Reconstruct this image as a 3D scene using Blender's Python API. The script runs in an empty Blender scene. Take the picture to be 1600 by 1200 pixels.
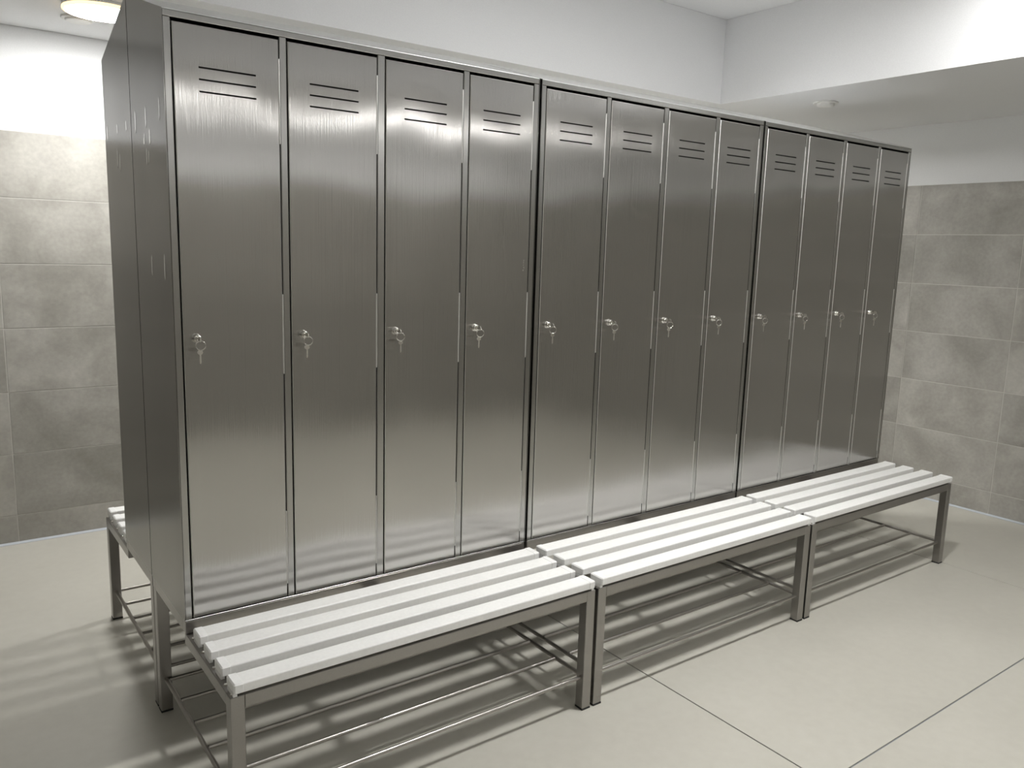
import bpy, bmesh, math, random
from mathutils import Vector, Matrix
R = random.Random(7)
S = bpy.context.scene
COL = S.collection
PI = math.pi

# ------------------------------------------------------------------ camera
cam_d = bpy.data.cameras.new('camera')
cam = bpy.data.objects.new('camera', cam_d)
COL.objects.link(cam)
yaw, pit, rol = 0.636838, -0.164775, 0.029824
f = Vector((math.sin(yaw) * math.cos(pit), math.cos(yaw) * math.cos(pit), math.sin(pit)))
r = f.cross(Vector((0, 0, 1))).normalized()
u = r.cross(f)
r2 = r * math.cos(rol) + u * math.sin(rol)
u2 = -r * math.sin(rol) + u * math.cos(rol)
m = Matrix((r2, u2, -f)).transposed().to_4x4()
m.translation = Vector((-0.53706, -2.22879, 1.51242))
cam.matrix_world = m
cam_d.sensor_width = 36
cam_d.lens = 1260.53 / 1600 * 36
cam_d.clip_start = 0.02
S.camera = cam

# ------------------------------------------------------------------ world and exposure
w = bpy.data.worlds.new('world')
S.world = w
w.use_nodes = True
w.node_tree.nodes['Background'].inputs[0].default_value = (0.02, 0.021, 0.022, 1)
S.view_settings.view_transform = 'Standard'
S.view_settings.look = 'None'
S.view_settings.gamma = 1
S.view_settings.exposure = 0.12
S.view_settings.use_curve_mapping = False
LAMP = 124.0          # radiance of the small lamps' diffusers
LAMP_REAR = 255.0    # radiance of the rear lamp hidden behind the lockers
LAMP_FRONT = 68.0    # radiance of the two lamps near the front wall
LAMP_TRAY = 375.0    # radiance of the two lamps in the raised ceiling
LAMP_COL = (1.0, 0.99, 0.97)

# ------------------------------------------------------------------ dimensions
UW, PITCH = 1.190, 1.200        # locker unit width and pitch along the row
DEP, D2 = 0.390, 0.786          # depth of a locker, distance front face to front face
XR, YB, XL, YF = 4.640, 2.290, -2.60, -4.10
TX, TY = 3.215, 0.937           # corner of the raised ceiling
ZC, ZS, ZB = 2.812, 2.360, 2.456   # raised ceiling, soffit, rear ceiling


# ------------------------------------------------------------------ materials
def mat(name):
    m = bpy.data.materials.new(name)
    m.use_nodes = True
    nt = m.node_tree
    return m, nt, nt.nodes['Principled BSDF']


def N(nt, t, **kw):
    n = nt.nodes.new(t)
    for k, v in kw.items():
        if k in n.inputs:
            n.inputs[k].default_value = v
        else:
            setattr(n, k, v)
    return n


def ramp(nt, stops):
    n = nt.nodes.new('ShaderNodeValToRGB')
    e = n.color_ramp.elements
    e[0].position, e[0].color = stops[0][0], (*stops[0][1], 1)
    e[1].position, e[1].color = stops[-1][0], (*stops[-1][1], 1)
    for p, c in stops[1:-1]:
        x = e.new(p)
        x.color = (*c, 1)
    return n


def plain(name, col, rough=.5, metal=0.0, bump=0.0, bscale=60, spec=.5):
    m, nt, b = mat(name)
    L = nt.links.new
    tc = N(nt, 'ShaderNodeTexCoord')
    no = N(nt, 'ShaderNodeTexNoise', Scale=bscale, Detail=3.0)
    L(tc.outputs['Object'], no.inputs['Vector'])
    k = ramp(nt, [(.25, tuple(c * .965 for c in col)), (.75, tuple(min(1, c * 1.03) for c in col))])
    L(no.outputs['Fac'], k.inputs[0])
    L(k.outputs[0], b.inputs['Base Color'])
    b.inputs['Roughness'].default_value = rough
    b.inputs['Metallic'].default_value = metal
    b.inputs['Specular IOR Level'].default_value = spec
    if bump:
        bp = N(nt, 'ShaderNodeBump', Strength=bump, Distance=.002)
        L(no.outputs['Fac'], bp.inputs['Height'])
        L(bp.outputs[0], b.inputs['Normal'])
    return m


def brushed(name, col, rough, aniso, warp=0.0, grain=1.0, fine=0.0):
    """stainless sheet brushed vertically: blurs sideways, stays sharper up and down"""
    m, nt, b = mat(name)
    L = nt.links.new
    tc = N(nt, 'ShaderNodeTexCoord')
    oi = N(nt, 'ShaderNodeObjectInfo')
    off = N(nt, 'ShaderNodeVectorMath', operation='SCALE')
    off.inputs['Scale'].default_value = 37.0
    cx = N(nt, 'ShaderNodeCombineXYZ')
    L(oi.outputs['Random'], cx.inputs[0]); L(oi.outputs['Random'], cx.inputs[1])
    L(cx.outputs[0], off.inputs[0])
    ad = N(nt, 'ShaderNodeVectorMath', operation='ADD')
    L(tc.outputs['Object'], ad.inputs[0]); L(off.outputs[0], ad.inputs[1])
    mp = N(nt, 'ShaderNodeMapping')
    mp.inputs['Scale'].default_value = (560, 560, 2.0)
    L(ad.outputs[0], mp.inputs[0])
    gn = N(nt, 'ShaderNodeTexNoise', Scale=1.0, Detail=2.0)
    L(mp.outputs[0], gn.inputs['Vector'])
    cl = N(nt, 'ShaderNodeTexNoise', Scale=4.0, Detail=2.0)
    L(ad.outputs[0], cl.inputs['Vector'])
    k = ramp(nt, [(.2, tuple(c * (1 - .05 * grain) for c in col)), (.8, tuple(c * (1 + .05 * grain) for c in col))])
    L(gn.outputs['Fac'], k.inputs[0])
    L(k.outputs[0], b.inputs['Base Color'])
    b.inputs['Metallic'].default_value = 1.0
    rr = N(nt, 'ShaderNodeMapRange')
    rr.inputs['To Min'].default_value = rough * .9
    rr.inputs['To Max'].default_value = rough * 1.1
    L(cl.outputs['Fac'], rr.inputs['Value'])
    L(rr.outputs[0], b.inputs['Roughness'])
    b.inputs['Anisotropic'].default_value = aniso
    ge = N(nt, 'ShaderNodeNewGeometry')
    cr = N(nt, 'ShaderNodeVectorMath', operation='CROSS_PRODUCT')
    L(ge.outputs['True Normal'], cr.inputs[0])
    cr.inputs[1].default_value = (0.01, 0.013, 1)
    L(cr.outputs[0], b.inputs['Tangent'])
    if warp:
        wp = N(nt, 'ShaderNodeMapping')
        wp.inputs['Scale'].default_value = (5.2, 5.2, 2.4)
        L(ad.outputs[0], wp.inputs[0])
        wn = N(nt, 'ShaderNodeTexNoise', Scale=1.0, Detail=0.0)
        L(wp.outputs[0], wn.inputs['Vector'])
        bp = N(nt, 'ShaderNodeBump', Strength=1.0, Distance=warp)
        L(wn.outputs['Fac'], bp.inputs['Height'])
        if fine:
            b2 = N(nt, 'ShaderNodeBump', Strength=1.0, Distance=fine)
            L(gn.outputs['Fac'], b2.inputs['Height'])
            L(bp.outputs[0], b2.inputs['Normal'])
            bp = b2
        L(bp.outputs[0], b.inputs['Normal'])
    return m


STEEL = (.555, .545, .53)
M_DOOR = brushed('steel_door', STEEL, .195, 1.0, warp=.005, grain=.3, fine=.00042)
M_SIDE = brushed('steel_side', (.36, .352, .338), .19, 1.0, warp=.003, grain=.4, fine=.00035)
M_FRAME = brushed('steel_frame', (.50, .495, .48), .24, .85)
M_TUBE = plain('steel_tube', (.355, .342, .325), .30, 1.0, .03, 300)
M_ROD = plain('steel_rod', (.42, .40, .375), .33, 1.0)
M_STREAK = plain('streak', (.97, .97, .95), .25, 1.0)
M_EDGE = plain('steel_edge', (.72, .71, .69), .45, 1.0)
M_CHROME = plain('chrome', (.78, .76, .72), .12, 1.0)
M_KEY = plain('nickel_key', (.72, .70, .65), .30, 1.0)
M_ROOF = plain('roof_steel', (.80, .80, .79), .35, 1.0)
M_SLAT = plain('slat_plastic', (.90, .90, .885), .38, 0, .03, 120)
M_CAP = plain('cap_plastic', (.92, .92, .91), .32)
M_FOOT = plain('foot_rubber', (.02, .02, .02), .6)
M_INNER = plain('inner_steel', (.10, .10, .10), .6, 0.6)
M_PAINT = plain('white_paint', (.84, .85, .86), .75, 0, .04, 220)
M_CEIL = plain('ceiling_paint', (.80, .808, .82), .8, 0, .04, 220)
M_GROUT = plain('grout', (.50, .485, .45), .8, 0, .2, 300)
M_JOINT = plain('floor_joint', (.27, .275, .29), .6)
M_SEAL = plain('seal', (.48, .51, .545), .5)
M_LAMPBODY = plain('lamp_body', (.85, .85, .83), .4)
M_DETECT = plain('detector_plastic', (.80, .80, .78), .45)


def tile_mat():
    m, nt, b = mat('grey_tile')
    L = nt.links.new
    tc = N(nt, 'ShaderNodeTexCoord')
    oi = N(nt, 'ShaderNodeObjectInfo')
    cx = N(nt, 'ShaderNodeCombineXYZ')
    ml = N(nt, 'ShaderNodeMath', operation='MULTIPLY')
    ml.inputs[1].default_value = 50.0
    L(oi.outputs['Random'], ml.inputs[0])
    for i in range(3):
        L(ml.outputs[0], cx.inputs[i])
    ad = N(nt, 'ShaderNodeVectorMath', operation='ADD')
    L(tc.outputs['Object'], ad.inputs[0]); L(cx.outputs[0], ad.inputs[1])
    n1 = N(nt, 'ShaderNodeTexNoise', Scale=4.2, Detail=5.0, Roughness=.52, Distortion=.5)
    n2 = N(nt, 'ShaderNodeTexNoise', Scale=55.0, Detail=3.0)
    L(ad.outputs[0], n1.inputs['Vector']); L(ad.outputs[0], n2.inputs['Vector'])
    k = ramp(nt, [(.30, (.275, .264, .237)), (.50, (.345, .333, .302)), (.72, (.425, .412, .378))])
    L(n1.outputs['Fac'], k.inputs[0])
    mx = N(nt, 'ShaderNodeMixRGB', blend_type='OVERLAY')
    mx.inputs[0].default_value = .16
    L(k.outputs[0], mx.inputs[1]); L(n2.outputs['Fac'], mx.inputs[2])
    hs = N(nt, 'ShaderNodeHueSaturation')
    mr = N(nt, 'ShaderNodeMapRange')
    mr.inputs['To Min'].default_value = .90
    mr.inputs['To Max'].default_value = 1.10
    L(oi.outputs['Random'], mr.inputs['Value']); L(mr.outputs[0], hs.inputs['Value'])
    L(mx.outputs[0], hs.inputs['Color'])
    L(hs.outputs[0], b.inputs['Base Color'])
    b.inputs['Roughness'].default_value = .5
    b.inputs['Specular IOR Level'].default_value = .35
    bp = N(nt, 'ShaderNodeBump', Strength=.08, Distance=.002)
    L(n2.outputs['Fac'], bp.inputs['Height']); L(bp.outputs[0], b.inputs['Normal'])
    return m


def floor_mat():
    m, nt, b = mat('cream_floor')
    L = nt.links.new
    tc = N(nt, 'ShaderNodeTexCoord')
    n1 = N(nt, 'ShaderNodeTexNoise', Scale=1.3, Detail=4.0)
    n2 = N(nt, 'ShaderNodeTexNoise', Scale=26.0, Detail=4.0)
    L(tc.outputs['Object'], n1.inputs['Vector']); L(tc.outputs['Object'], n2.inputs['Vector'])
    k = ramp(nt, [(.3, (.515, .499, .443)), (.7, (.572, .556, .497))])
    L(n1.outputs['Fac'], k.inputs[0])
    mx = N(nt, 'ShaderNodeMixRGB', blend_type='OVERLAY')
    mx.inputs[0].default_value = .07
    L(k.outputs[0], mx.inputs[1]); L(n2.outputs['Fac'], mx.inputs[2])
    L(mx.outputs[0], b.inputs['Base Color'])
    rr = N(nt, 'ShaderNodeMapRange')
    rr.inputs['To Min'].default_value = .34
    rr.inputs['To Max'].default_value = .46
    L(n2.outputs['Fac'], rr.inputs['Value']); L(rr.outputs[0], b.inputs['Roughness'])
    b.inputs['Specular IOR Level'].default_value = .4
    return m


def emit(name, col, s):
    m = bpy.data.materials.new(name)
    m.use_nodes = True
    nt = m.node_tree
    nt.nodes.clear()
    o = nt.nodes.new('ShaderNodeOutputMaterial')
    e = nt.nodes.new('ShaderNodeEmission')
    e.inputs[0].default_value = (*col, 1)
    e.inputs[1].default_value = s
    nt.links.new(e.outputs[0], o.inputs[0])
    return m


M_TILE = tile_mat()
M_FLOOR = floor_mat()
M_GLOW = emit('lamp_glow', LAMP_COL, LAMP)
M_GLOW_REAR = emit('lamp_glow_rear', LAMP_COL, LAMP_REAR)
M_GLOW_FRONT = emit('lamp_glow_front', LAMP_COL, LAMP_FRONT)
M_GLOW_TRAY = emit('lamp_glow_tray', LAMP_COL, LAMP_TRAY)
M_RIM = emit('lamp_warm_rim', (1.0, .70, .34), 2.2)


# ------------------------------------------------------------------ mesh helpers
class MB:
    def __init__(self):
        self.v, self.f, self.mi, self.sm = [], [], [], []

    def add(self, vs, fs, mi=0, sm=False):
        o = len(self.v)
        self.v += [tuple(p) for p in vs]
        for q in fs:
            self.f.append(tuple(i + o for i in q)); self.mi.append(mi); self.sm.append(sm)
        return self

    def box(self, x0, x1, y0, y1, z0, z1, c=0.0, mi=0):
        bm = bmesh.new()
        bmesh.ops.create_cube(bm, size=1)
        for p in bm.verts:
            p.co = ((x0 + x1) / 2 + p.co.x * (x1 - x0), (y0 + y1) / 2 + p.co.y * (y1 - y0), (z0 + z1) / 2 + p.co.z * (z1 - z0))
        if c:
            bmesh.ops.bevel(bm, geom=bm.edges[:], offset=c, segments=1, affect='EDGES', profile=.5)
        bm.verts.index_update()
        self.add([p.co[:] for p in bm.verts], [[q.index for q in g.verts] for g in bm.faces], mi)
        bm.free()
        return self

    def tube(self, a, b, rad, n=10, mi=0, cap=True):
        a, b = Vector(a), Vector(b)
        d = (b - a).normalized()
        h = Vector((0, 0, 1)) if abs(d.z) < .9 else Vector((1, 0, 0))
        s = d.cross(h).normalized(); t = s.cross(d)
        vs = []
        for p in (a, b):
            for i in range(n):
                an = 2 * PI * (i + .5) / n
                vs.append(p + s * math.cos(an) * rad + t * math.sin(an) * rad)
        self.add(vs, [(i, (i + 1) % n, n + (i + 1) % n, n + i) for i in range(n)], mi, True)
        if cap:
            self.add(vs, [tuple(range(n))[::-1], tuple(range(n, 2 * n))], mi)
        return self

    def lathe(self, prof, n=24, o=(0, 0, 0), ax='z', mi=0, sm=True):
        """prof: (radius, height) pairs, turned about ax"""
        vs = []
        for rr, h in prof:
            for i in range(n):
                an = 2 * PI * i / n
                c, s = rr * math.cos(an), rr * math.sin(an)
                p = (c, s, h) if ax == 'z' else (c, -h, s)
                vs.append((o[0] + p[0], o[1] + p[1], o[2] + p[2]))
        fs = []
        for k in range(len(prof) - 1):
            for i in range(n):
                fs.append((k * n + i, k * n + (i + 1) % n, (k + 1) * n + (i + 1) % n, (k + 1) * n + i))
        self.add(vs, fs, mi, sm)
        k = (len(prof) - 1) * n
        if prof[-1][0] > 1e-5:
            self.add(vs, [tuple(range(k, k + n))], mi)
        if prof[0][0] > 1e-5:
            self.add(vs, [tuple(range(n))[::-1]], mi)
        return self

    def torus(self, o, R0, rr, axis, n=20, k=8, mi=0):
        o = Vector(o); axis = Vector(axis).normalized()
        h = Vector((0, 0, 1)) if abs(axis.z) < .9 else Vector((1, 0, 0))
        s = axis.cross(h).normalized(); t = s.cross(axis)
        vs = []
        for i in range(n):
            an = 2 * PI * i / n
            e = s * math.cos(an) + t * math.sin(an)
            for j in range(k):
                bn = 2 * PI * j / k
                vs.append(o + e * (R0 + rr * math.cos(bn)) + axis * rr * math.sin(bn))
        fs = [(i * k + j, ((i + 1) % n) * k + j, ((i + 1) % n) * k + (j + 1) % k, i * k + (j + 1) % k) for i in range(n) for j in range(k)]
        return self.add(vs, fs, mi, True)

    def prism(self, pts, axis, a, b, mi=0):
        """pts: 2-D outline; extruded along axis from a to b"""
        def P(p, q):
            return {'x': (q, p[0], p[1]), 'y': (p[0], q, p[1]), 'z': (p[0], p[1], q)}[axis]
        n = len(pts)
        vs = [P(p, a) for p in pts] + [P(p, b) for p in pts]
        return self.add(vs, [(i, (i + 1) % n, n + (i + 1) % n, n + i) for i in range(n)] + [tuple(range(n))[::-1], tuple(range(n, 2 * n))], mi)

    def mesh(self, name, *mats):
        me = bpy.data.meshes.new(name)
        me.from_pydata(self.v, [], self.f)
        for q in mats:
            me.materials.append(q)
        for p, i, s in zip(me.polygons, self.mi, self.sm):
            p.material_index = i
            p.use_smooth = s
        bm = bmesh.new(); bm.from_mesh(me)
        bmesh.ops.recalc_face_normals(bm, faces=bm.faces[:])
        bm.to_mesh(me); bm.free()
        me.update()
        return me

    def obj(self, name, mats, parent=None, loc=(0, 0, 0)):
        mats = mats if isinstance(mats, (list, tuple)) else [mats]
        return link(name, self.mesh(name, *mats), parent, loc)


def link(name, me, parent=None, loc=(0, 0, 0)):
    o = bpy.data.objects.new(name, me)
    COL.objects.link(o)
    o.location = loc
    if parent:
        o.parent = parent
    return o


def thing(name, label, cat, loc=(0, 0, 0), rz=0, group=None):
    o = bpy.data.objects.new(name, None)
    o.empty_display_size = .05
    COL.objects.link(o)
    o.location = loc
    o.rotation_euler = (0, 0, rz)
    o['label'] = label
    o['category'] = cat
    if group:
        o['group'] = group
    return o


def copy_tree(o, parent=None):
    c = o.copy()
    COL.objects.link(c)
    c.parent = parent
    for ch in list(o.children):
        copy_tree(ch, c)
    return c


def struct(name, mb, mats):
    o = mb.obj(name, mats)
    o['kind'] = 'structure'
    return o


# ------------------------------------------------------------------ floor
fl = struct('floor', MB().box(XL - .1, XR + .1, YF - .1, YB + .1, -.10, -.004), M_JOINT)
JX, JY = [XL + .012, -.578, 1.506, 3.590, XR - .012], [YF + .012, -3.156, -1.072, YB - .012]
for i in range(4):
    for j in range(3):
        g = .0027
        x0, x1, y0, y1 = JX[i] + g, JX[i + 1] - g, JY[j] + g, JY[j + 1] - g
        cx_, cy_ = (x0 + x1) / 2, (y0 + y1) / 2
        MB().box(x0 - cx_, x1 - cx_, y0 - cy_, y1 - cy_, -.004, 0, .0008).obj('floor_slab', M_FLOOR, fl, (cx_, cy_, 0))

# ------------------------------------------------------------------ tiled walls
ROWS = [-.004, .144, .453, .760, 1.069, 1.377, 1.684, 1.990]
TH, G = .0016, .0046
tile_cache = {}


def tiled_wall(name, axis, pos, inward, lo, hi, joint, ztop):
    """axis: the axis the wall runs along; pos: its tile face; inward: +1 / -1 towards the room"""
    t = .12
    back = pos - inward * TH
    def B(mb, z0, z1, mi):
        a, b = sorted((back, back - inward * t))
        if axis == 'x':
            mb.box(lo, hi, a, b, z0, z1, 0, mi)
        else:
            mb.box(a, b, lo, hi, z0, z1, 0, mi)
    mb = MB()
    B(mb, -.1, 1.990, 0)
    B(mb, 1.990, ztop, 1)
    wl = struct(name, mb, [M_GROUT, M_PAINT])
    P = .627
    k0 = math.ceil((lo - joint) / P)
    edges = [lo] + [joint + k * P for k in range(k0, k0 + 40) if lo + .03 < joint + k * P < hi - .03] + [hi]
    for a, b in zip(edges, edges[1:]):
        for z0, z1 in zip(ROWS, ROWS[1:]):
            wd, hg = b - a - G, z1 - z0 - G
            key = (axis, inward, round(wd, 3), round(hg, 3))
            if key not in tile_cache:
                q = MB()
                y0, y1 = sorted((0, -inward * TH))
                if axis == 'x':
                    q.box(-wd / 2, wd / 2, y0, y1, -hg / 2, hg / 2, .0007)
                else:
                    q.box(y0, y1, -wd / 2, wd / 2, -hg / 2, hg / 2, .0007)
                tile_cache[key] = q.mesh('tile', M_TILE)
            c, z = (a + b) / 2, (z0 + z1) / 2
            link('tile', tile_cache[key], wl, (c, pos, z) if axis == 'x' else (pos, c, z))
    return wl


tiled_wall('wall_back', 'x', YB, -1, XL, XR, -.2165, 2.95)
tiled_wall('wall_right', 'y', XR, -1, YF, YB, .472, 2.95)
tiled_wall('wall_front', 'x', YF, 1, XL, XR, -.2165, 2.95)
tiled_wall('wall_left', 'y', XL, 1, YF, YB, .472, 2.95)

# ------------------------------------------------------------------ ceiling
TYF = -2.48
struct('ceiling', MB().box(XL - .1, XR + .1, YF - .1, YB + .1, ZC, ZC + .1), M_CEIL)
struct('trim_1', MB().box(TX, XR - .002, YF + .005, YB - .005, ZS, ZC - .001), [M_CEIL])          # right soffit
tr = MB().box(XL + .005, TX - .001, TY, TY + .12, ZS, ZC - .001)                                     # beam and rear lowered ceiling
tr.box(XL + .005, TX - .001, TY + .12, YB - .005, ZB, ZC - .001)
struct('trim_2', tr, [M_CEIL])
struct('trim_3', MB().box(XL + .005, TX - .001, YF + .005, TYF, ZB, ZC - .001), [M_CEIL])           # front lowered ceiling
# seal line between floor and wall tiles
struct('trim_4', MB().prism([(YB - .001, .0005), (YB - .014, .0005), (YB - .001, .009)], 'x', XL + .02, XR - .02), M_SEAL)
struct('trim_5', MB().prism([(XR - .001, .0005), (XR - .014, .0005), (XR - .001, .009)], 'y', YF + .02, YB - .02), M_SEAL)


# ------------------------------------------------------------------ ceiling lamps
def ceiling_lamp(loc, label, glow=None, sc=1.0):
    t = thing('ceiling_lamp', label, 'lamp', loc, 0, 'round flush ceiling lamps')
    MB().lathe([(.150, -.0005), (.152, -.006), (.1535, -.013), (.1505, -.013)], 40).obj('base', M_LAMPBODY, t)
    MB().lathe([(.1500, -.0085), (.1525, -.0160), (.1515, -.0230), (.1460, -.0255)], 40).obj('rim', M_RIM, t)
    MB().lathe([(.1455, -.0250), (.120, -.0300), (.070, -.0325), (.0001, -.0335)], 28).obj('diffuser', glow or M_GLOW, t)
    if sc != 1.0:
        t.scale = (sc, sc, sc)
    return t


ceiling_lamp((.168, 1.680, ZB), 'lit round flush lamp on the low rear ceiling, behind the locker top left', None, .96)
ceiling_lamp((2.75, 1.680, ZB), 'round flush lamp on the low rear ceiling, hidden behind the far lockers', M_GLOW_REAR)
ceiling_lamp((1.60, -.85, ZC), 'round flush lamp in the raised ceiling, above the middle locker benches', M_GLOW_TRAY, .75)
ceiling_lamp((2.80, -.85, ZC), 'round flush lamp in the raised ceiling, close to its right side wall', M_GLOW_TRAY, .38)
ceiling_lamp((.18, -3.50, ZB), 'round flush lamp on the low front ceiling, left of two beside the front wall', M_GLOW_FRONT)
ceiling_lamp((2.70, -3.50, ZB), 'round flush lamp on the low front ceiling, right of two beside the front wall', M_GLOW_FRONT)

t = thing('smoke_detector', 'small flat white round detector disc on the rear ceiling beside the lit lamp', 'detector', (.119, 1.925, ZB))
MB().lathe([(.068, -.0005), (.068, -.007), (.064, -.009), (.055, -.009)], 32).obj('base_plate', M_DETECT, t)
MB().lathe([(.053, -.009), (.052, -.015), (.046, -.018), (.0001, -.019)], 32).obj('cover', M_DETECT, t)
t = thing('smoke_detector', 'small white round detector on the right soffit above the far locker end', 'detector', (3.56, .495, ZS))
MB().lathe([(.066, -.0005), (.066, -.006), (.062, -.008), (.050, -.008)], 32).obj('base_plate', M_DETECT, t)
MB().lathe([(.048, -.008), (.047, -.018), (.040, -.022), (.0001, -.023)], 32).obj('cover', M_DETECT, t)

# ------------------------------------------------------------------ locker cabinet (local origin: front left bottom corner)
DOORS = [(.024, .296), (.322, .590), (.620, .888), (.916, 1.166)]
ZD0, ZD1, ZBAND0, ZT, ZRIDGE, Z0 = .465, 2.051, 2.060, 2.078, 2.193, .458


def door_mesh(wd):
    """a folded pan with three real slots cut through the front sheet; origin at lower left front edge"""
    h = ZD1 - ZD0
    c, dp, th = .0018, .018, .0014
    s0 = .062 if wd > .26 else .051
    s1 = s0 + .1475
    xs = [c, s0, s1, wd - c]
    zs = [c]
    for zc in (1.890, 1.920, 1.9495):
        zs += [zc - ZD0 - .0022, zc - ZD0 + .0022]
    zs.append(h - c)
    vs = [(x, 0, z) for z in zs for x in xs]
    fs = []
    holes = []
    for k in range(len(zs) - 1):
        for i in range(3):
            if i == 1 and k in (1, 3, 5):
                holes.append(k); continue
            a = k * 4 + i
            fs.append((a, a + 1, a + 5, a + 4))
    b = MB().add(vs, fs)
    for k in holes:
        x0, x1, z0, z1 = s0, s1, zs[k], zs[k + 1]
        q = [(x0, 0, z0), (x1, 0, z0), (x1, 0, z1), (x0, 0, z1)]
        q += [(p[0], th, p[2]) for p in q]
        b.add(q, [(0, 1, 5, 4), (1, 2, 6, 5), (2, 3, 7, 6), (3, 0, 4, 7)])
    # chamfered rim and folded returns
    o1 = [(c, 0, c), (wd - c, 0, c), (wd - c, 0, h - c), (c, 0, h - c)]
    o2 = [(0, c, 0), (wd, c, 0), (wd, c, h), (0, c, h)]
    o3 = [(0, dp, 0), (wd, dp, 0), (wd, dp, h), (0, dp, h)]
    i3 = [(.02, dp, .02), (wd - .02, dp, .02), (wd - .02, dp, h - .02), (.02, dp, h - .02)]
    for p, q, mi in ((o1, o2, 2), (o2, o3, 0), (o3, i3, 0)):
        b.add(p + q, [(i, (i + 1) % 4, 4 + (i + 1) % 4, 4 + i) for i in range(4)], mi)
    # inner sheet so that the slots look into the pan (black inside)
    b.add([(.003, .0165, .003), (wd - .003, .0165, .003), (wd - .003, .0165, h - .003), (.003, .0165, h - .003)], [(0, 1, 2, 3)], 1)
    return b.mesh('door', M_DOOR, M_INNER, M_EDGE)


LOCK = MB().lathe([(.0125, 0), (.0125, .003), (.0105, .0045), (.0105, .0125), (.0085, .0150), (.0045, .0158), (.0043, .0150), (.0001, .0150)], 20, ax='y').mesh('lock', M_CHROME)


def make_cabinet(loc, rz, label):
    t = thing('locker_cabinet', label, 'locker', loc, rz, 'steel four door locker cabinets')
    z = lambda q: q - Z0
    pent = [(.0, z(Z0)), (DEP, z(Z0)), (DEP, z(ZRIDGE)), (.0, z(ZT))]
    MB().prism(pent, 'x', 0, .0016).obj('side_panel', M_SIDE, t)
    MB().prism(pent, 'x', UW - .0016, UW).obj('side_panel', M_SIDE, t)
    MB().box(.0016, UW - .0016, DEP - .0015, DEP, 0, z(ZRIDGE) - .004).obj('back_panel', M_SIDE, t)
    MB().box(.0016, UW - .0016, .0225, DEP - .0015, z(.4590), z(.4640)).obj('bottom_panel', M_INNER, t)
    # interior partitions keep the inside dark
    for xp in (.309, .605, .902):
        MB().box(xp - .001, xp + .001, .0225, DEP - .003, z(.4641), z(2.057)).obj('partition', M_INNER, t)
    # sloping roof sheet with a folded front lip
    rf = MB()
    dy, dz = DEP - .002, ZRIDGE - ZT
    rf.add([(.0017, .0006, z(ZT)), (UW - .0017, .0006, z(ZT)), (UW - .0017, dy, z(ZT + dz)), (.0017, dy, z(ZT + dz)),
            (.0017, .0006, z(ZT) - .0018), (UW - .0017, .0006, z(ZT) - .0018), (UW - .0017, dy, z(ZT + dz) - .0018), (.0017, dy, z(ZT + dz) - .0018)],
           [(0, 1, 2, 3), (7, 6, 5, 4), (0, 4, 5, 1), (1, 5, 6, 2), (2, 6, 7, 3), (3, 7, 4, 0)])
    rf.obj('roof_panel', M_ROOF, t)
    MB().box(.0017, UW - .0017, .0002, .022, z(ZBAND0), z(ZT) - .0019, .0015).obj('top_rail', M_FRAME, t)
    MB().box(.0017, UW - .0017, .0002, .022, 0, z(.4622), .0008).obj('bottom_rail', M_FRAME, t)
    # uprights: two stiles and three dividers
    ups = [('stile', .0017, .0200), ('divider', .2985, .3180), ('divider', .5925, .6160), ('divider', .8905, .9120), ('stile', 1.1685, UW - .0017)]
    for nm, a, b in ups:
        MB().box(a, b, .0003, .0215, z(.4624), z(ZBAND0) - .0002, .0018).obj(nm, M_FRAME, t)
    for j, (a, b) in enumerate(DOORS):
        key = round(b - a, 3)
        me = door_cache[key] = door_cache.get(key) or door_mesh(b - a)
        d = link('door', me, t, (a, .0012, z(ZD0)))
        lk = link('lock', LOCK, d, (.0335, -.0001, 1.254 - ZD0))
        for z0, z1 in ((.505, .730), (1.142, 1.369), (1.780, 2.002)):
            hb = MB().tube((b - a + .0010, .0016, z0 - ZD0), (b - a + .0010, .0016, z1 - ZD0), .0023, 8)
            hb.obj('hinge', M_EDGE, d)
    return t


door_cache = {}
cab_first = make_cabinet((0, 0, Z0), 0, 'brushed steel four-door locker cabinet nearest the camera, left end of the front row')
cab_labels = ['brushed steel four-door locker cabinet in the middle of the front row',
              'brushed steel four-door locker cabinet at the far right end of the front row']
back_labels = ['steel locker cabinet back to back behind the nearest one, facing the rear wall',
               'steel locker cabinet back to back behind the middle cabinet of the front row',
               'steel locker cabinet back to back behind the far right cabinet of the front row']
for i in (1, 2):
    c = copy_tree(cab_first)
    c.location = (PITCH * i, 0, Z0)
    c['label'] = cab_labels[i - 1]
for i in range(3):
    c = copy_tree(cab_first)
    c.location = (PITCH * i + UW, D2, Z0)
    c.rotation_euler = (0, 0, PI)
    c['label'] = back_labels[i]

# scuffed dent on the fourth door of the nearest cabinet
d4 = [o for o in cab_first.children if o.name.startswith('door')][3]
sc = MB()
for px, pz, a, b in ((.0005, .034, .0016, .004), (-.0005, .026, .0018, .005), (.0012, .010, .0024, .0035), (-.0012, .0015, .0030, .0028), (-.001, .018, .0012, .003)):
    n = 8
    vs = [(px + a * math.cos(2 * PI * i / n), -.0002, pz + b * math.sin(2 * PI * i / n)) for i in range(n)] + [(px, -.0009, pz)]
    sc.add(vs, [(i, (i + 1) % n, n) for i in range(n)], 0, True)
so = sc.obj('scuff_mark', M_CHROME, d4, (1.146 - .916, 0, 1.442 - ZD0))
so['label'] = 'small bright dent and scuff in the sheet'

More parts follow.
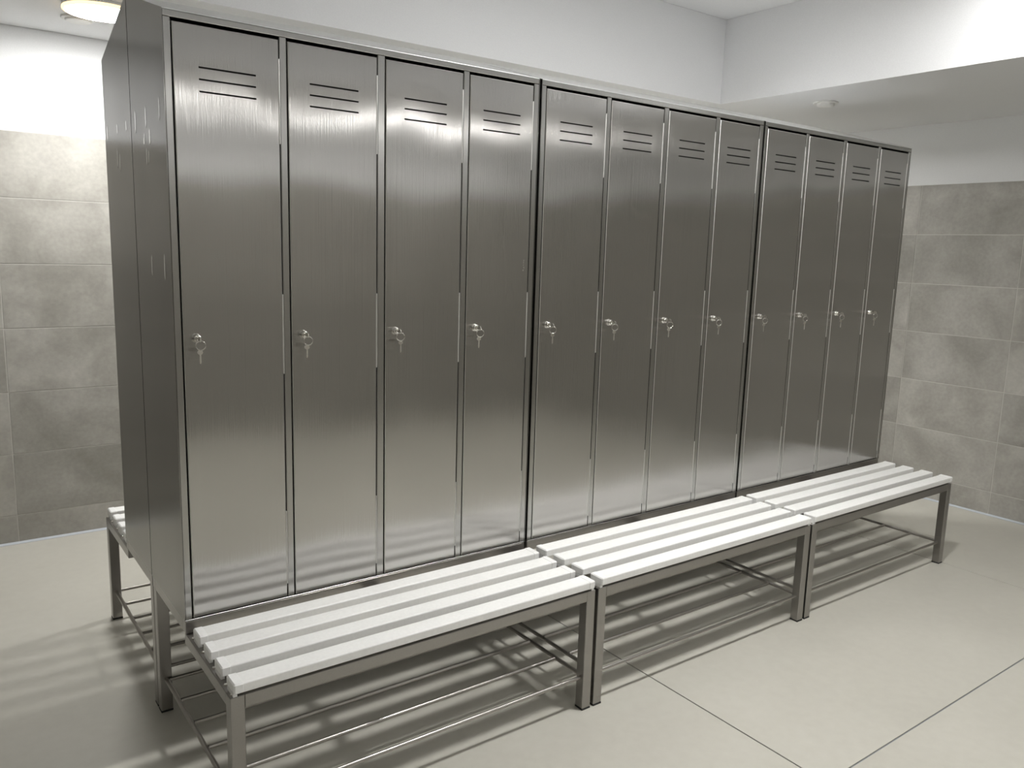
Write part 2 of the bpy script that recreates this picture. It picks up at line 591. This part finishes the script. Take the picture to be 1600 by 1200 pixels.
# thin near-white metal strips, short upright strokes on the two side panels at the left end of the row
def streak(panel, rows, px, sgn):
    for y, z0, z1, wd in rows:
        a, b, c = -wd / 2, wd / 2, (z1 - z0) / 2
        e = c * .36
        MB().prism([(a, -c + e), (0, -c), (b, -c + e), (b, c - e), (0, c), (a, c - e)], 'x', 0, sgn * .0004).obj('pale_streak', M_STREAK, panel, (px, y, (z0 + z1) / 2))


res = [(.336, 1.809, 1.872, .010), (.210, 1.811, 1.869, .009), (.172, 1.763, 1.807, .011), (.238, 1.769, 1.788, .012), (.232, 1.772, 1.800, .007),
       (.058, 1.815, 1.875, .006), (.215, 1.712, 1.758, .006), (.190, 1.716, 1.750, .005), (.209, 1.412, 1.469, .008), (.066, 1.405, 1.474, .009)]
streaks_b = [(.745, 1.820, 1.873, .010), (.590, 1.829, 1.861, .010), (.460, 1.826, 1.857, .011), (.606, 1.728, 1.788, .006), (.570, 1.716, 1.770, .005)]
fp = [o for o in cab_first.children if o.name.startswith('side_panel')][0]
streak(fp, [(y, a - Z0, b - Z0, w_) for y, a, b, w_ in res], -.00005, -1)
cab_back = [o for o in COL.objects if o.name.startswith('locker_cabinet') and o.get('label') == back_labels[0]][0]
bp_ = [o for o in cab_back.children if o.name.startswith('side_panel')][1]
streak(bp_, [(D2 - y, a - Z0, b - Z0, w_) for y, a, b, w_ in streaks_b], UW + .00005, 1)

# ------------------------------------------------------------------ locker stands with slatted bench
SY = [-.043, -.1415, -.2400, -.3385]     # rear edges of the slats
SW, SZ0, SZ1 = .0585, .4305, .4550


def make_bench(loc, rz, label):
    t = thing('locker_bench', label, 'bench', loc, rz, 'locker stands with white slatted benches')
    leg_f = MB().box(0, .036, 0, .036, .006, .4205, .0018).mesh('leg', M_TUBE)
    leg_r = MB().box(0, .036, 0, .036, .006, .4215, .0018).mesh('leg', M_TUBE)
    foot = MB().box(-.0005, .0365, -.0005, .0365, 0, .006, .001).mesh('foot_cap', M_FOOT)
    for x in (.002, UW - .038):
        for y, me in ((-.392, leg_f), (.352, leg_r)):
            lg = link('leg', me, t, (x, y, 0))
            link('foot_cap', foot, lg)
    # lower bench frame
    zt, zb = .4205, .3860
    MB().box(.0382, UW - .0382, -.392, -.357, zb, zt, .0015).obj('front_rail', M_TUBE, t)
    MB().box(.002, .037, -.3562, .018, zb, zt, .0015).obj('side_rail', M_TUBE, t)
    MB().box(UW - .037, UW - .002, -.3562, .018, zb, zt, .0015).obj('side_rail', M_TUBE, t)
    # upper stand frame carrying the lockers
    z0, z1 = .4222, .4575
    MB().box(.001, UW - .001, .0005, .0335, z0, z1, .0012).obj('stand_rail', M_TUBE, t)
    MB().box(.001, UW - .001, .3555, .3885, z0, z1, .0012).obj('stand_rail', M_TUBE, t)
    for x in (.001, UW - .034):
        MB().box(x, x + .033, .0337, .3553, z0, z1, .0012).obj('stand_side_rail', M_TUBE, t)
    # middle support under the slats
    MB().box(UW / 2 - .015, UW / 2 + .015, -.3565, .0003, .398, .4283, .0012).obj('support_bar', M_TUBE, t)
    # slats
    for y in SY:
        y0, y1 = y - SW, y
        prof = []
        for cy, cz, a0 in ((y1 - .004, SZ1 - .004, 0), (y0 + .004, SZ1 - .004, 90)):
            for k in range(4):
                an = math.radians(a0 + k * 30)
                prof.append((cy + .004 * math.cos(an), cz + .004 * math.sin(an)))
        prof += [(y0, SZ0 + .001), (y0 + .001, SZ0), (y1 - .001, SZ0), (y1, SZ0 + .001)]
        sl = MB().prism(prof, 'x', .020, UW - .020).obj('slat', M_SLAT, t)
        for e in (0, 1):
            xa, xb = (.0095, .0355) if e == 0 else (UW - .0355, UW - .0095)
            cp = MB().box(xa, xb, y0 - .0012, y1 + .0012, SZ0 - .001, SZ1 + .0012, .0035)
            cp.box(xa if e == 0 else xb - .010, xa + .010 if e == 0 else xb, y0 + .006, y1 - .006, zt + .0002, SZ0, 0)
            cp.obj('end_cap', M_CAP, sl)
    # screws on the side rails between the slats
    for x in (.012, UW - .012):
        for y in (-.033, -.127, -.2245, -.3225, -.3975 + .020):
            MB().lathe([(.0055, 0), (.0055, .002), (.004, .0042), (.0001, .0048)], 10, (x, y, zt)).obj('screw', M_CHROME, t)
    # shoe shelf
    zr = .112
    for x in (.022, UW - .022):
        MB().tube((x, -.3565, zr), (x, .3515, zr), .0068, 10).obj('shelf_crossbar', M_ROD, t)
    for k in range(6):
        y = -.374 + k * .1445
        MB().tube((.0288, y, zr), (UW - .0288, y, zr), .0062, 10).obj('shelf_rod', M_ROD, t)
    return t


b0 = make_bench((0, 0, 0), 0, 'white slatted bench on a steel stand under the nearest lockers, left front')
bl = ['white slatted bench on a steel stand under the middle front lockers',
      'white slatted bench on a steel stand under the far right front lockers']
bbl = ['rear white slatted bench peeking out past the left locker side panel',
       'rear slatted bench hidden behind the middle locker cabinet',
       'rear slatted bench hidden behind the far right locker cabinet']
for i in (1, 2):
    c = copy_tree(b0)
    c.location = (PITCH * i, 0, 0)
    c['label'] = bl[i - 1]
for i in range(3):
    c = copy_tree(b0)
    c.location = (PITCH * i + UW, D2, 0)
    c.rotation_euler = (0, 0, PI)
    c['label'] = bbl[i]

# ------------------------------------------------------------------ keys hanging in the front locks
# origin: middle of the lock's face
def key_shape(mb, o, bow, length, th, plane):
    """flat key with round bow at o, blade running down (or back into the lock)"""
    n = 14
    ox, oy, oz = o
    out = []
    for i in range(n):
        an = PI / 2 - .35 + (2 * PI - 2 * .0) * i / n
        out.append((bow * math.cos(an), bow * .86 * math.sin(an)))
    a, b = -th / 2, th / 2
    if plane == 'hang':            # blade along -z, flat in xz
        mb.prism([(ox + p, oz + q) for p, q in out], 'y', oy + a, oy + b)
        w2 = bow * .30
        blade = [(-w2, -bow * .8), (w2, -bow * .8), (w2, -length + .004)]
        blade += [(w2 * .3, -length), (-w2 * .2, -length)]
        z = -length
        for s in range(4):
            blade += [(-w2, z + .003), (-w2 * .45, z + .005)]
            z += (length - bow) / 5
        mb.prism([(ox + p, oz + q) for p, q in blade], 'y', oy + a, oy + b)
    else:                          # blade along +y, flat in the vertical yz plane
        mb.prism([(oy + p, oz + q) for p, q in out], 'x', ox + a, ox + b)
        w2 = bow * .30
        mb.prism([(oy + bow * .8, oz - w2), (oy + length, oz - w2), (oy + length, oz + w2), (oy + bow * .8, oz + w2)], 'x', ox + a, ox + b)


def make_keys(label):
    t = thing('key_ring', label, 'keys', (0, 0, 0), 0, 'keys hanging in the locker locks')
    mb = MB(); key_shape(mb, (0, -.0165, 0), .0088, .0160, .0018, 'in'); mb.obj('key', M_KEY, t)
    MB().torus((0.0008, -.0200, -.0158), .0124, .0013, (.35, 1, .0), 22, 8).obj('ring', M_CHROME, t)
    mb = MB(); key_shape(mb, (0.001, -.0185, -.0340), .0074, .0310, .0018, 'hang'); mb.obj('spare_key', M_KEY, t)
    return t


nth = ['first', 'second', 'third', 'fourth', 'fifth', 'sixth', 'seventh', 'eighth', 'ninth', 'tenth', 'eleventh', 'twelfth']
k0 = None
for i in range(12):
    uu, j = divmod(i, 4)
    lab = 'silver key and ring in the lock of the %s locker door counted from the left' % nth[i]
    if i == 0:
        lab = 'silver key and ring in the lock of the leftmost and nearest locker door'
    if i == 11:
        lab = 'silver key and ring in the lock of the farthest locker door at the right end'
    if k0 is None:
        k0 = o = make_keys(lab)
    else:
        o = copy_tree(k0); o['label'] = lab
    o.location = (uu * PITCH + DOORS[j][0] + .0335, .0012 - .0152, 1.254)
    for ch in o.children:
        if ch.name.startswith('ring'):
            ch.rotation_euler = (0, 0, 0)
        if ch.name.startswith('spare_key'):
            ch.rotation_euler = (0, 0, R.uniform(-.25, .25))
